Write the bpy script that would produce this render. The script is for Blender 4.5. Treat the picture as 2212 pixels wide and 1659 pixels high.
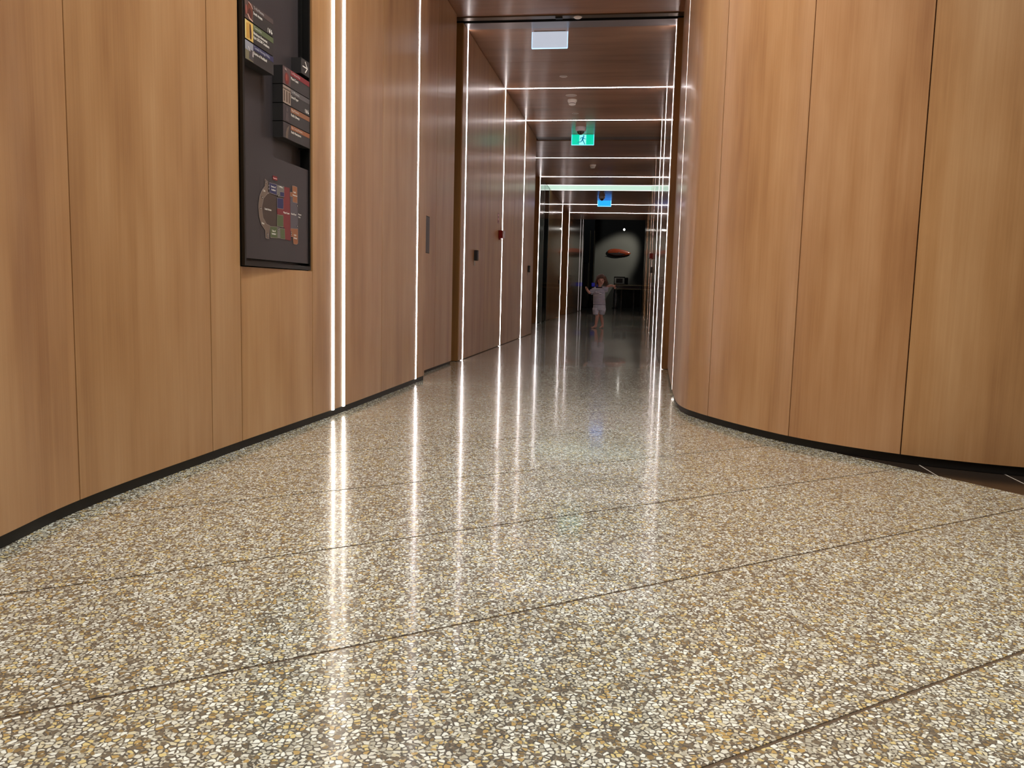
import bpy, bmesh, math, random
from mathutils import Vector, Matrix, Euler
random.seed(7)
for o in list(bpy.data.objects): bpy.data.objects.remove(o)
SC = bpy.context.scene
COL = SC.collection

# ------------------------------------------------------------------ camera
yaw, pitch, roll, F = -0.147078, 0.113452, 0.025376, 1757.42
cy, sy = math.cos(yaw), math.sin(yaw)
f0 = Vector((sy, cy, 0)); r0 = Vector((cy, -sy, 0)); u0 = Vector((0, 0, 1))
fw = f0*math.cos(pitch) - u0*math.sin(pitch); up = u0*math.cos(pitch) + f0*math.sin(pitch)
rt = r0*math.cos(roll) + up*math.sin(roll); up = -r0*math.sin(roll) + up*math.cos(roll)
cd = bpy.data.cameras.new('camera'); cam = bpy.data.objects.new('camera', cd); COL.objects.link(cam)
cd.sensor_fit = 'HORIZONTAL'; cd.sensor_width = 36; cd.lens = F/2212*36; cd.clip_start = .05; cd.clip_end = 200
M = Matrix((( rt.x, up.x, -fw.x, 0), (rt.y, up.y, -fw.y, 0), (rt.z, up.z, -fw.z, .6), (0, 0, 0, 1)))
cam.matrix_world = M
SC.camera = cam

# ------------------------------------------------------------------ world, exposure
W = bpy.data.worlds.new('world'); SC.world = W; W.use_nodes = True
W.node_tree.nodes['Background'].inputs[0].default_value = (.02, .02, .022, 1)
W.node_tree.nodes['Background'].inputs[1].default_value = .3
SC.view_settings.view_transform = 'Standard'; SC.view_settings.look = 'None'
SC.view_settings.exposure = 0.0; SC.view_settings.gamma = 1.0; SC.view_settings.use_curve_mapping = False

# light levels
STRIP = 18.0           # radiance of the white LED strips
DOWN = 29.0            # watts of one ceiling downlight over the lobby
SPOT_ART = 360.0

LOBBY_Z = 3.3          # lobby ceiling (above the frame)
CZ = 2.743             # corridor ceiling
D = [6.884, 8.855, 10.472, 13.324, 15.45, 20.185, 22.241]
XL, XR, XW = -1.46, .233, -1.85
WT = .02               # veneer panel thickness

# ------------------------------------------------------------------ materials
def lin(c):
    return tuple((v/255/12.92 if v/255 <= .04045 else ((v/255+.055)/1.055)**2.4) for v in c) + (1,)
def new_mat(name):
    m = bpy.data.materials.new(name); m.use_nodes = True
    return m, m.node_tree, m.node_tree.nodes['Principled BSDF']
def pl(name, col, rough=.5, metal=0, coat=0, emit=None, es=0, spec=.5, trans=0, bump=0, var=0):
    m, nt, b = new_mat(name); c = lin(col)
    b.inputs['Base Color'].default_value = c; b.inputs['Roughness'].default_value = rough
    b.inputs['Metallic'].default_value = metal; b.inputs['Coat Weight'].default_value = coat
    b.inputs['Specular IOR Level'].default_value = spec; b.inputs['Transmission Weight'].default_value = trans
    if emit: b.inputs['Emission Color'].default_value = lin(emit); b.inputs['Emission Strength'].default_value = es
    N = nt.nodes; L = nt.links
    if var or bump:
        tc = N.new('ShaderNodeNewGeometry'); ns = N.new('ShaderNodeTexNoise'); ns.inputs['Scale'].default_value = 40; ns.inputs['Detail'].default_value = 3
        L.new(tc.outputs['Position'], ns.inputs['Vector'])
        if var:
            mx = N.new('ShaderNodeMix'); mx.data_type = 'RGBA'; mx.inputs[6].default_value = tuple(v*(1-var) for v in c[:3])+(1,)
            mx.inputs[7].default_value = tuple(min(1, v*(1+var)) for v in c[:3])+(1,)
            L.new(ns.outputs['Fac'], mx.inputs[0]); L.new(mx.outputs[2], b.inputs['Base Color'])
        if bump:
            bp = N.new('ShaderNodeBump'); bp.inputs['Strength'].default_value = bump; bp.inputs['Distance'].default_value = .002
            L.new(ns.outputs['Fac'], bp.inputs['Height']); L.new(bp.outputs[0], b.inputs['Normal'])
    return m
def ramp(N, stops):
    r = N.new('ShaderNodeValToRGB'); e = r.color_ramp.elements
    while len(e) > 1: e.remove(e[-1])
    e[0].position = stops[0][0]; e[0].color = stops[0][1]
    for p, c in stops[1:]:
        k = e.new(p); k.color = c
    return r
def math_n(N, L, op, a, b=None, c=None):
    n = N.new('ShaderNodeMath'); n.operation = op
    for i, v in enumerate((a, b, c)):
        if v is None: continue
        if isinstance(v, (int, float)): n.inputs[i].default_value = v
        else: L.new(v, n.inputs[i])
    return n.outputs[0]
def wood(name, axis='Z', dark=(148,103,66), mid=(173,129,87), light=(190,149,108), rough=.34, coat=.3, coatr=.17, knots=True):
    """maple veneer: long soft streaks, fine pores and faint cathedral figure along one axis"""
    m, nt, b = new_mat(name); N = nt.nodes; L = nt.links
    g = N.new('ShaderNodeNewGeometry'); oi = N.new('ShaderNodeObjectInfo')
    off = N.new('ShaderNodeVectorMath'); off.operation = 'SCALE'; off.inputs[0].default_value = (13.1, 7.7, 5.3)
    L.new(oi.outputs['Random'], off.inputs['Scale'])
    ad = N.new('ShaderNodeVectorMath'); L.new(g.outputs['Position'], ad.inputs[0]); L.new(off.outputs[0], ad.inputs[1])
    def noise(sc, scale, detail, rough_=.5):
        mp = N.new('ShaderNodeMapping'); mp.inputs['Scale'].default_value = sc
        L.new(ad.outputs[0], mp.inputs['Vector'])
        n = N.new('ShaderNodeTexNoise'); n.inputs['Scale'].default_value = scale; n.inputs['Detail'].default_value = detail
        n.inputs['Roughness'].default_value = rough_
        L.new(mp.outputs[0], n.inputs['Vector']); return n.outputs['Fac']
    if axis == 'Z': a, bsc, csc = (1, 1, .05), (1, 1, .012), (1, 1, .3)
    else: a, bsc, csc = (.05, 1, 1), (.012, 1, 1), (.3, 1, 1)
    broad = noise(a, 6.5, 2.5); fine = noise(bsc, 130, 3, .6); blotch = noise(csc, 5, 3)
    flame = noise((1, 1, .13) if axis == 'Z' else (.13, 1, 1), 17, 2.5, .55)      # short pale flecks of the figure
    s = math_n(N, L, 'MULTIPLY', broad, .36)
    s = math_n(N, L, 'MULTIPLY_ADD', fine, .16, s)
    s = math_n(N, L, 'MULTIPLY_ADD', blotch, .26, s)
    s = math_n(N, L, 'MULTIPLY_ADD', flame, .24, s)
    rmp = ramp(N, [(.36, lin(dark)), (.5, lin(mid)), (.66, lin(light))]); L.new(s, rmp.inputs[0])
    hs = N.new('ShaderNodeHueSaturation'); L.new(rmp.outputs[0], hs.inputs['Color'])
    L.new(math_n(N, L, 'MULTIPLY_ADD', oi.outputs['Random'], .10, .95), hs.inputs['Value'])
    wn = N.new('ShaderNodeTexWhiteNoise'); wn.noise_dimensions = '1D'; L.new(oi.outputs['Random'], wn.inputs['W'])
    L.new(math_n(N, L, 'MULTIPLY_ADD', wn.outputs['Value'], .008, .498), hs.inputs['Hue'])
    out = hs.outputs[0]
    if knots:   # small pin knots
        mp = N.new('ShaderNodeMapping'); mp.inputs['Scale'].default_value = (5.5, 5.5, 1.6) if axis == 'Z' else (1.6, 5.5, 5.5)
        L.new(ad.outputs[0], mp.inputs['Vector'])
        v = N.new('ShaderNodeTexVoronoi'); v.inputs['Scale'].default_value = 1.0; L.new(mp.outputs[0], v.inputs['Vector'])
        k = N.new('ShaderNodeMapRange'); k.inputs['From Min'].default_value = .012; k.inputs['From Max'].default_value = .03
        k.inputs['To Min'].default_value = .45; k.inputs['To Max'].default_value = 0
        L.new(v.outputs['Distance'], k.inputs['Value'])
        mx = N.new('ShaderNodeMix'); mx.data_type = 'RGBA'; mx.inputs[7].default_value = lin((95, 60, 36))
        L.new(k.outputs[0], mx.inputs[0]); L.new(out, mx.inputs[6]); out = mx.outputs[2]
    L.new(out, b.inputs['Base Color'])
    b.inputs['Roughness'].default_value = rough; b.inputs['Coat Weight'].default_value = coat; b.inputs['Coat Roughness'].default_value = coatr
    bp = N.new('ShaderNodeBump'); bp.inputs['Strength'].default_value = .06; bp.inputs['Distance'].default_value = .0006
    L.new(fine, bp.inputs['Height']); L.new(bp.outputs[0], b.inputs['Normal'])
    return m
def terrazzo(name, tint=1.0, cr0=.062):
    """exposed aggregate: cream, white and honey chips in a grey-brown matrix, ground and polished"""
    m, nt, b = new_mat(name); N = nt.nodes; L = nt.links
    g = N.new('ShaderNodeNewGeometry')
    wz = N.new('ShaderNodeTexNoise'); wz.inputs['Scale'].default_value = 90; wz.inputs['Detail'].default_value = 1.5
    L.new(g.outputs['Position'], wz.inputs['Vector'])
    sb = N.new('ShaderNodeVectorMath'); sb.operation = 'SUBTRACT'; sb.inputs[1].default_value = (.5, .5, .5); L.new(wz.outputs['Color'], sb.inputs[0])
    sc = N.new('ShaderNodeVectorMath'); sc.operation = 'SCALE'; sc.inputs['Scale'].default_value = .0032; L.new(sb.outputs[0], sc.inputs[0])
    ad = N.new('ShaderNodeVectorMath'); L.new(g.outputs['Position'], ad.inputs[0]); L.new(sc.outputs[0], ad.inputs[1])
    fl = N.new('ShaderNodeMapping'); fl.inputs['Scale'].default_value = (1, 1, 0); L.new(ad.outputs[0], fl.inputs['Vector'])
    def chips(scale, seed):
        mp = N.new('ShaderNodeMapping'); mp.inputs['Location'].default_value = (seed, seed*.37, 0); mp.inputs['Rotation'].default_value = (0, 0, seed)
        L.new(fl.outputs[0], mp.inputs['Vector'])
        v = N.new('ShaderNodeTexVoronoi'); v.voronoi_dimensions = '2D'; v.inputs['Scale'].default_value = scale; L.new(mp.outputs[0], v.inputs['Vector'])
        e = N.new('ShaderNodeTexVoronoi'); e.voronoi_dimensions = '2D'; e.feature = 'DISTANCE_TO_EDGE'; e.inputs['Scale'].default_value = scale; L.new(mp.outputs[0], e.inputs['Vector'])
        return v, e
    v, e = chips(125, 1.3)
    sx = N.new('ShaderNodeSeparateColor'); L.new(v.outputs['Color'], sx.inputs[0])
    cr = ramp(N, [(0, lin((118, 106, 92))), (.12, lin((146, 122, 86))), (.19, lin((196, 164, 108))), (.28, lin((228, 206, 148))), (.36, lin((224, 212, 184))),
                  (.44, lin((188, 182, 170))), (.54, lin((232, 228, 220))), (.72, lin((252, 251, 247))), (.88, lin((190, 184, 172)))])
    cr.color_ramp.interpolation = 'CONSTANT'; L.new(sx.outputs[0], cr.inputs[0])
    # chip outline: cell edge distance against a per-chip size
    th = math_n(N, L, 'MULTIPLY_ADD', sx.outputs[1], .17, .075)
    msk = N.new('ShaderNodeMapRange'); msk.inputs['From Min'].default_value = -.018; msk.inputs['From Max'].default_value = .018
    L.new(math_n(N, L, 'SUBTRACT', e.outputs['Distance'], th), msk.inputs['Value'])
    # small fines in the matrix
    v2, e2 = chips(300, 4.1)
    s2 = N.new('ShaderNodeSeparateColor'); L.new(v2.outputs['Color'], s2.inputs[0])
    fr = ramp(N, [(0, lin((92, 87, 82))), (.5, lin((116, 109, 100))), (.74, lin((166, 156, 138))), (.86, lin((214, 208, 194)))])
    fr.color_ramp.interpolation = 'CONSTANT'; L.new(s2.outputs[0], fr.inputs[0])
    mx = N.new('ShaderNodeMix'); mx.data_type = 'RGBA'; L.new(msk.outputs[0], mx.inputs[0]); L.new(fr.outputs[0], mx.inputs[6]); L.new(cr.outputs[0], mx.inputs[7])
    # slow tone drift across the pour
    dn = N.new('ShaderNodeTexNoise'); dn.inputs['Scale'].default_value = 2.2; dn.inputs['Detail'].default_value = 4; L.new(g.outputs['Position'], dn.inputs['Vector'])
    dr = ramp(N, [(.3, (.80*tint, .84*tint, .81*tint, 1)), (.7, (.94*tint, 1.02*tint, 1.0*tint, 1))]); L.new(dn.outputs['Fac'], dr.inputs[0])
    ml = N.new('ShaderNodeMix'); ml.data_type = 'RGBA'; ml.blend_type = 'MULTIPLY'; ml.inputs[0].default_value = 1
    L.new(mx.outputs[2], ml.inputs[6]); L.new(dr.outputs[0], ml.inputs[7]); L.new(ml.outputs[2], b.inputs['Base Color'])
    rn = N.new('ShaderNodeTexNoise'); rn.inputs['Scale'].default_value = 5; rn.inputs['Detail'].default_value = 3; L.new(g.outputs['Position'], rn.inputs['Vector'])
    b.inputs['Roughness'].default_value = .24; b.inputs['Coat Weight'].default_value = .8; b.inputs['Specular IOR Level'].default_value = .22
    L.new(math_n(N, L, 'MULTIPLY_ADD', rn.outputs['Fac'], .05, cr0), b.inputs['Coat Roughness'])
    wv = N.new('ShaderNodeTexNoise'); wv.inputs['Scale'].default_value = 2.6; wv.inputs['Detail'].default_value = 1; L.new(g.outputs['Position'], wv.inputs['Vector'])
    bp = N.new('ShaderNodeBump'); bp.inputs['Strength'].default_value = .35; bp.inputs['Distance'].default_value = .0016; L.new(wv.outputs['Fac'], bp.inputs['Height'])
    bp2 = N.new('ShaderNodeBump'); bp2.inputs['Strength'].default_value = .03; bp2.inputs['Distance'].default_value = .0006
    L.new(msk.outputs[0], bp2.inputs['Height']); L.new(bp.outputs[0], bp2.inputs['Normal']); L.new(bp2.outputs[0], b.inputs['Normal']); L.new(bp2.outputs[0], b.inputs['Coat Normal'])
    return m

WOODL = wood('maple_veneer')
WOODG = wood('maple_veneer_polished', rough=.14, coat=.3, coatr=.03)
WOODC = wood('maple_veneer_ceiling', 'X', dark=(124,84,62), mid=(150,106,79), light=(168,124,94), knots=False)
WOODJ = wood('maple_jamb_shaded', dark=(120, 78, 38), mid=(150, 102, 54), light=(166, 118, 66), rough=.5, coat=0, knots=False)  # jamb veneer, the weak light on it put into darker tones
TERR = terrazzo('terrazzo')
TERRD = terrazzo('terrazzo_dimmed', .78, .012)  # dim corridor light put into a darker tint; hall stone shares it
BLACK = pl('black_plinth', (20, 19, 18), .5, spec=.3)
VOID = pl('black_backing', (8, 8, 8), .9, spec=.1)
GROUT = pl('brown_joint_filler', (84, 66, 46), .7, var=.15)
DTILE = pl('dark_brown_stone', (44, 36, 30), .18, var=.2)
DIVM = pl('pale_metal_divider', (216, 212, 204), .45, .1)
STEEL = pl('brushed_steel', (150, 148, 146), .3, 1)
SATIN = pl('satin_anodised_metal', (136, 128, 128), .3, .35)
BRONZE = pl('bronze_trim', (96, 78, 60), .35, .7)
LED = pl('led_diffuser', (255, 255, 255), .5, emit=(255, 246, 246), es=STRIP)
LEDD = pl('led_diffuser_dimmed', (230, 225, 225), .5, emit=(255, 244, 244), es=1.5)
LEDW = pl('led_diffuser_warm', (255, 255, 255), .5, emit=(255, 246, 232), es=STRIP*.55)
WHITE = pl('white_plastic', (244, 240, 234), .4)
CEILW = pl('lobby_ceiling_paint', (214, 204, 190), .8)
REARW = pl('lobby_rear_wall', (170, 140, 108), .7)
SIGN = pl('sign_charcoal', (52, 48, 51), .35)
SIGNT = pl('sign_tile_charcoal', (48, 46, 47), .4)
SIGNB = pl('sign_black', (9, 9, 9), .35)
INK = pl('white_lettering', (232, 228, 222), .6)
DARKP = pl('dark_bronze_plate', (62, 52, 52), .35, .2)
RDBLK = pl('black_reader', (12, 12, 13), .25)
RED = pl('red_plastic', (150, 10, 14), .35)
ROOMW = pl('dark_plaster', (106, 106, 98), .8, var=.06)
ROOMD = pl('dark_room_panelling', (34, 34, 33), .6)

# ------------------------------------------------------------------ mesh helpers
def mesh_obj(name, verts, faces, mat, parent=None, smooth=False, mats=None, idx=None):
    me = bpy.data.meshes.new(name); me.from_pydata([tuple(v) for v in verts], [], faces); me.update()
    for mm in (mats or [mat]): me.materials.append(mm)
    if idx:
        for p, i in zip(me.polygons, idx): p.material_index = i
    if smooth:
        for p in me.polygons: p.use_smooth = True
    o = bpy.data.objects.new(name, me); COL.objects.link(o)
    if parent: o.parent = parent
    return o
class MB:
    def __init__(s): s.v = []; s.f = []
    def box(s, x0, x1, y0, y1, z0, z1):
        n = len(s.v)
        s.v += [(x0,y0,z0),(x1,y0,z0),(x1,y1,z0),(x0,y1,z0),(x0,y0,z1),(x1,y0,z1),(x1,y1,z1),(x0,y1,z1)]
        s.f += [tuple(n+i for i in q) for q in ((0,3,2,1),(4,5,6,7),(0,1,5,4),(1,2,6,5),(2,3,7,6),(3,0,4,7))]; return s
    def prism(s, poly, z0, z1):
        n = len(s.v); k = len(poly)
        s.v += [(p[0], p[1], z0) for p in poly] + [(p[0], p[1], z1) for p in poly]
        s.f += [tuple(n+i for i in range(k-1, -1, -1)), tuple(n+k+i for i in range(k))]
        s.f += [(n+i, n+(i+1) % k, n+k+(i+1) % k, n+k+i) for i in range(k)]; return s
    def rev(s, prof, c=(0,0,0), n=20, ax='Z'):
        """surface of revolution; prof = [(r, h)...]"""
        b = len(s.v)
        for r, h in prof:
            for i in range(n):
                a = 2*math.pi*i/n; x, y = r*math.cos(a), r*math.sin(a)
                p = (x, y, h) if ax == 'Z' else ((h, x, y) if ax == 'X' else (x, h, y))
                s.v.append((c[0]+p[0], c[1]+p[1], c[2]+p[2]))
        for j in range(len(prof)-1):
            for i in range(n):
                s.f.append((b+j*n+i, b+j*n+(i+1) % n, b+(j+1)*n+(i+1) % n, b+(j+1)*n+i))
        s.f.append(tuple(b+i for i in range(n-1, -1, -1))); s.f.append(tuple(b+(len(prof)-1)*n+i for i in range(n))); return s
    def build(s, name, mat, parent=None, smooth=False, bevel=0):
        o = mesh_obj(name, s.v, s.f, mat, parent, smooth)
        bm = bmesh.new(); bm.from_mesh(o.data); bmesh.ops.recalc_face_normals(bm, faces=bm.faces)
        if bevel: bmesh.ops.bevel(bm, geom=list(bm.edges), offset=bevel, segments=2, affect='EDGES', profile=.6)
        bm.to_mesh(o.data); bm.free()
        if smooth:
            try: o.data.set_sharp_from_angle(angle=math.radians(40))
            except Exception: pass
        return o
def box(name, x0, x1, y0, y1, z0, z1, mat, parent=None, bevel=0):
    return MB().box(x0, x1, y0, y1, z0, z1).build(name, mat, parent, bevel=bevel)
def tag(o, label, cat, group=None):
    o['label'] = label; o['category'] = cat
    if group: o['group'] = group
    return o
def struct(o): o['kind'] = 'structure'; return o
def empty(name, loc, label, cat, group=None):
    o = bpy.data.objects.new(name, None); COL.objects.link(o); o.location = loc; o.empty_display_size = .05
    return tag(o, label, cat, group)
def keep(child, parent):       # parent while leaving world-space mesh coordinates where they are
    child.parent = parent
    child.matrix_parent_inverse = Matrix.Translation(-parent.location)
    return child
def clip(poly, a, b, c):       # keep a*x+b*y<=c
    out = []
    for i in range(len(poly)):
        p, q = poly[i], poly[(i+1) % len(poly)]; dp, dq = a*p[0]+b*p[1]-c, a*q[0]+b*q[1]-c
        if dp <= 0: out.append(p)
        if dp*dq < 0:
            t = dp/(dp-dq); out.append((p[0]+t*(q[0]-p[0]), p[1]+t*(q[1]-p[1])))
    return out
class Path:
    def __init__(s, ctrl, n=10):
        P = [Vector(p) for p in ctrl]; P = [2*P[0]-P[1]] + P + [2*P[-1]-P[-2]]; out = []
        for i in range(1, len(P)-2):
            for j in range(n):
                t = j/n; a, b, c, d = P[i-1], P[i], P[i+1], P[i+2]
                out.append(.5*((2*b)+(c-a)*t+(2*a-5*b+4*c-d)*t*t+(3*b-a-3*c+d)*t**3))
        out.append(P[-2]); s.p = out; s.s = [0]
        for a, b in zip(out, out[1:]): s.s.append(s.s[-1]+(b-a).length)
    def at(s, d):
        d = max(0, min(s.s[-1], d))
        for i in range(len(s.p)-1):
            if d <= s.s[i+1]:
                t = (d-s.s[i])/max(1e-9, s.s[i+1]-s.s[i]); return s.p[i].lerp(s.p[i+1], t)
        return s.p[-1]
    def near(s, q):
        q = Vector(q); best = (9e9, 0)
        for k in range(4001):
            d = s.s[-1]*k/4000; r = (s.at(d)-q).length
            if r < best[0]: best = (r, d)
        return best[1]
    def seg(s, a, b):
        pts = [s.at(a)] + [p for p, d in zip(s.p, s.s) if a+1e-4 < d < b-1e-4] + [s.at(b)]
        return pts
    def ribbon(s, a, b, z0, z1, name, mat, parent, front=0.0, thick=WT):
        """curved slab following the path; front = offset into the wall of the visible face"""
        pts = s.seg(a, b); n = len(pts); V = []; nr = []
        for i in range(n):
            t = (pts[min(i+1, n-1)]-pts[max(i-1, 0)]).normalized(); nr.append(Vector((-t.y, t.x)))
        for off in (front, front+thick):
            for z in (z0, z1):
                V += [(p.x+m.x*off, p.y+m.y*off, z) for p, m in zip(pts, nr)]
        Fc = []
        for i in range(n-1):
            Fc += [(i, i+1, n+i+1, n+i), (2*n+i, 3*n+i, 3*n+i+1, 2*n+i+1), (i, 2*n+i, 2*n+i+1, i+1), (n+i, n+i+1, 3*n+i+1, 3*n+i)]
        Fc += [(0, n, 3*n, 2*n), (n-1, 3*n-1, 4*n-1, 2*n-1)]
        o = mesh_obj(name, V, Fc, mat, parent)
        bm = bmesh.new(); bm.from_mesh(o.data); bmesh.ops.recalc_face_normals(bm, faces=bm.faces); bm.to_mesh(o.data); bm.free()
        for p in o.data.polygons: p.use_smooth = True
        o.data.set_sharp_from_angle(angle=math.radians(30))
        return o

G = .0022   # half of a panel joint
# ------------------------------------------------------------------ floor
floor = struct(box('floor', -7, 6, -4.5, 37, -.06, -.0014, GROUT))
m_ = .805; cosk = 1/math.sqrt(1+m_*m_)
E0, E1 = (.721, 3.417), (1.24, 2.732)
ex, ey = E1[0]-E0[0], E1[1]-E0[1]           # edge of the terrazzo towards the dark stone
ea, eb = -ey, ex                             # outward normal (to the right)
el = math.hypot(ea, eb); ea, eb = ea/el, eb/el; ec = ea*E0[0]+eb*E0[1]
region = [(-1.62, -4), (5.5, -4), (5.5, 5.012), (-1.62, 5.012)]
offs = [.917-.68*k for k in range(9, 0, -1)] + [.917, 1.617, 2.28, 2.95, 3.645, 4.32]
gap = .0034/cosk
lows = [-20]+offs; highs = offs+[20]
for a, b in zip(lows, highs):
    p = clip(region, m_, -1, -(a+gap)); p = clip(p, -m_, 1, b-gap) if p else p
    p = clip(p, ea, eb, ec) if p else p
    if len(p) > 2:
        mb = MB().prism(p, -.02, 0)
        w = clip([(-1.62, 3.417), (.75, 3.417), (.75, 5.012), (-1.62, 5.012)], m_, -1, -(a+gap)); w = clip(w, -m_, 1, b-gap) if w else w
        w = clip(w, -ea, -eb, -ec) if w else w
        if len(w) > 2: mb.prism(w, -.02, 0)
        mb.build('slab', TERR, floor)
ys = [5.016, 6.70, 8.855, 11.6, 15.45, 20.185, 24.2, 28.6]
for a, b in zip(ys, ys[1:]):
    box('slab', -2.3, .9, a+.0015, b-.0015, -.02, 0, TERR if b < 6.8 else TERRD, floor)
for i in range(5):
    for j in range(2):
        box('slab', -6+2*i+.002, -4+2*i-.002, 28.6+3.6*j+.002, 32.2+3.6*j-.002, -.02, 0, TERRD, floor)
for k in range(-2, 20):                      # dark stone planks beyond the terrazzo
    x0 = 1.064+.2565*k
    p = clip([(x0+.0016, -4), (x0+.2549, -4), (x0+.2549, 5), (x0+.0016, 5)], -ea, -eb, -ec-.001)
    if len(p) > 2: MB().prism(p, -.02, -.001).build('tile', DTILE, floor)
    p = clip([(x0-.0011, -4), (x0+.0011, -4), (x0+.0011, 5), (x0-.0011, 5)], -ea, -eb, -ec-.001)
    if len(p) > 2: MB().prism(p, -.02, -.0002).build('divider_strip', DIVM, floor)

# ------------------------------------------------------------------ left wall
LB = .031
lw = Path([(-.35, -4.2), (-.62, -2.6), (-.93, -1.0), (-1.14, .1), (-1.285, .95), (-1.372, 1.576), (-1.399, 1.753), (-1.413, 1.93), (-1.416, 2.174), (-1.408, 2.5), (-1.402, 2.768),
           (-1.383, 3.333), (-1.373, 3.594), (-1.368, 3.9), (-1.366, 4.4), (-1.366, 5.229)])
def sy_(y):
    lo, hi = 0, lw.s[-1]
    for _ in range(50):
        m = (lo+hi)/2
        if lw.at(m).y < y: lo = m
        else: hi = m
    return lo
wl = struct(lw.ribbon(0, lw.s[-1], 0, LOBBY_Z, 'wall_left', VOID, None, front=.066, thick=.05))
jy = [-4.1, -3.0, -1.9, -.8, .1, 1.0, 1.886, 2.558, 2.762, 3.372]
S0, S1, S2 = 3.592, 3.722, 5.018           # lobby strip lights on the left wall
SH = .0085
def lpanel(a, b, z0=LB, z1=LOBBY_Z-.01): lw.ribbon(sy_(a)+G, sy_(b)-G, z0, z1, 'panel', WOODL, wl)
for a, b in zip(jy, jy[1:]):
    if abs(a-2.762) < 1e-6:
        lpanel(a, b, LB, .664); lpanel(a, b, 1.954, LOBBY_Z-.01)
    else: lpanel(a, b)
lpanel(3.372, S0-SH+G); lpanel(S0+SH-G, S1-SH+G); lpanel(S1+SH-G, 4.30); lpanel(4.30, S2-SH+G)
lpanel(S2+SH-G, 5.229)
# square return and the set-back alcove wall
box('panel', XL-.01, -1.372, 5.231, 5.236, LB, LOBBY_Z-.01, WOODL, wl)
def flat(x, y0, y1, z0, z1, side=-1, mat=None, par=None, name='panel'):
    a, b = (x-WT, x) if side < 0 else (x, x+WT)
    return box(name, a, b, y0+G, y1-G, z0, z1, mat or (WOODG if y0 > 16 or (side > 0) else WOODL), par)
flat(-1.472, 5.24, 5.92, .022, CZ-.006, par=wl); flat(-1.472, 5.92, 6.50, .022, CZ-.006, par=wl)
struct(box('wall_left_alcove', -1.60, -1.496, 5.24, 6.56, 0, LOBBY_Z, VOID))
# baseboards
struct(lw.ribbon(0, lw.s[-1], 0, LB+.01, 'baseboard_left', BLACK, None, front=.006, thick=.02))
struct(box('baseboard_left_alcove', -1.49, -1.484, 5.24, 6.50, 0, .03, BLACK))

# corridor left wall
wc = struct(box('wall_left_corridor', -1.56, XL-WT-.004, 6.72, 11.58, 0, CZ+.1, VOID))
box('jamb', -1.55, XL-.004, 6.70, 6.715, .004, CZ-.004, WOODJ, wc)
HS = .0105
def run(x, segs, side, par, z0=.006, z1=CZ-.006, mat=None):
    for a, b in segs: flat(x, a, b, z0, z1, side, mat, par)
run(XL, [(6.715, D[0]-HS), (D[0]+HS, 7.86), (7.86, D[1]-HS), (D[1]+HS, 9.72), (9.72, D[2]-HS), (D[2]+HS, 11.60)], -1, wc)
box('end_panel', -2.1, XL, 11.585, 11.605, .006, CZ-.006, WOODL, wc)
# widened bay behind, with doors set back
wb = struct(box('wall_left_bay', -2.16, -2.08, 11.6, 15.5, 0, CZ+.1, VOID))
run(-2.05, [(11.61, 12.9), (12.9, 14.2), (14.2, 15.40)], -1, wb)
box('jamb', -2.06, XW-.002, 15.40, 15.44, .004, CZ-.004, WOODJ, wb)
# glass bay 15.45-17.1, panel, recess, far wall
wf = struct(box('wall_left_far', XW-.30, XW-.24, 15.45, 28.6, 0, 4.2, VOID))
run(XW, [(17.12, 18.55), (18.55, D[5]-HS)], -1, wf)
box('panel', XW-.24, XW, 20.19, 20.21, .006, CZ-.006, WOODL, wf)
run(XW-.2, [(20.22, 22.12)], -1, wf)
box('jamb', XW-.2, XW-.002, 22.13, 22.17, .004, CZ-.004, WOODJ, wf)
run(XW, [(22.18, D[6]-HS), (D[6]+HS, 24.2)], -1, wf)
run(XW, [(24.2, 25.5), (25.5, 26.8-HS), (26.8+HS, 28.0-HS), (28.0+HS, 28.6)], -1, wf, z1=4.2)
# glazing of the side room
win = struct(box('window_1', XW-.012, XW, 15.47, 16.24, .012, CZ-.01, pl('grey_green_glass', (112, 118, 112), .12, coat=.5)))  # opaque grey-green pane with a glossy coat
box('frame', XW-.03, XW+.002, 16.24, 16.262, .004, CZ-.006, STEEL, win)
GL = pl('tinted_glass', (150, 165, 155), .02, trans=1)
win2 = struct(box('window_2', XW-.010, XW-.002, 16.265, 17.095, .012, CZ-.01, GL))
box('frame', XW-.03, XW+.002, 17.097, 17.118, .004, CZ-.006, STEEL, win2)
sr = struct(box('wall_side_room', -4.2, -4.1, 15.0, 19.0, 0, CZ, ROOMD))
box('partition', -4.1, -2.16, 18.9, 19.0, 0, CZ, ROOMD, sr); box('partition', -4.1, -2.16, 15.0, 15.1, 0, CZ, ROOMD, sr)
tb = empty('bench', (-2.7, 17.6, 0), 'low dark red bench behind the glass door on the left', 'bench')
keep(box('seat', -3.0, -2.35, 17.1, 18.5, .36, .44, pl('dark_red_vinyl', (78, 22, 22), .5), bevel=.01), tb)
for a in (17.2, 18.36): keep(box('leg', -2.95, -2.4, a, a+.05, 0, .36, STEEL), tb)

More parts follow.
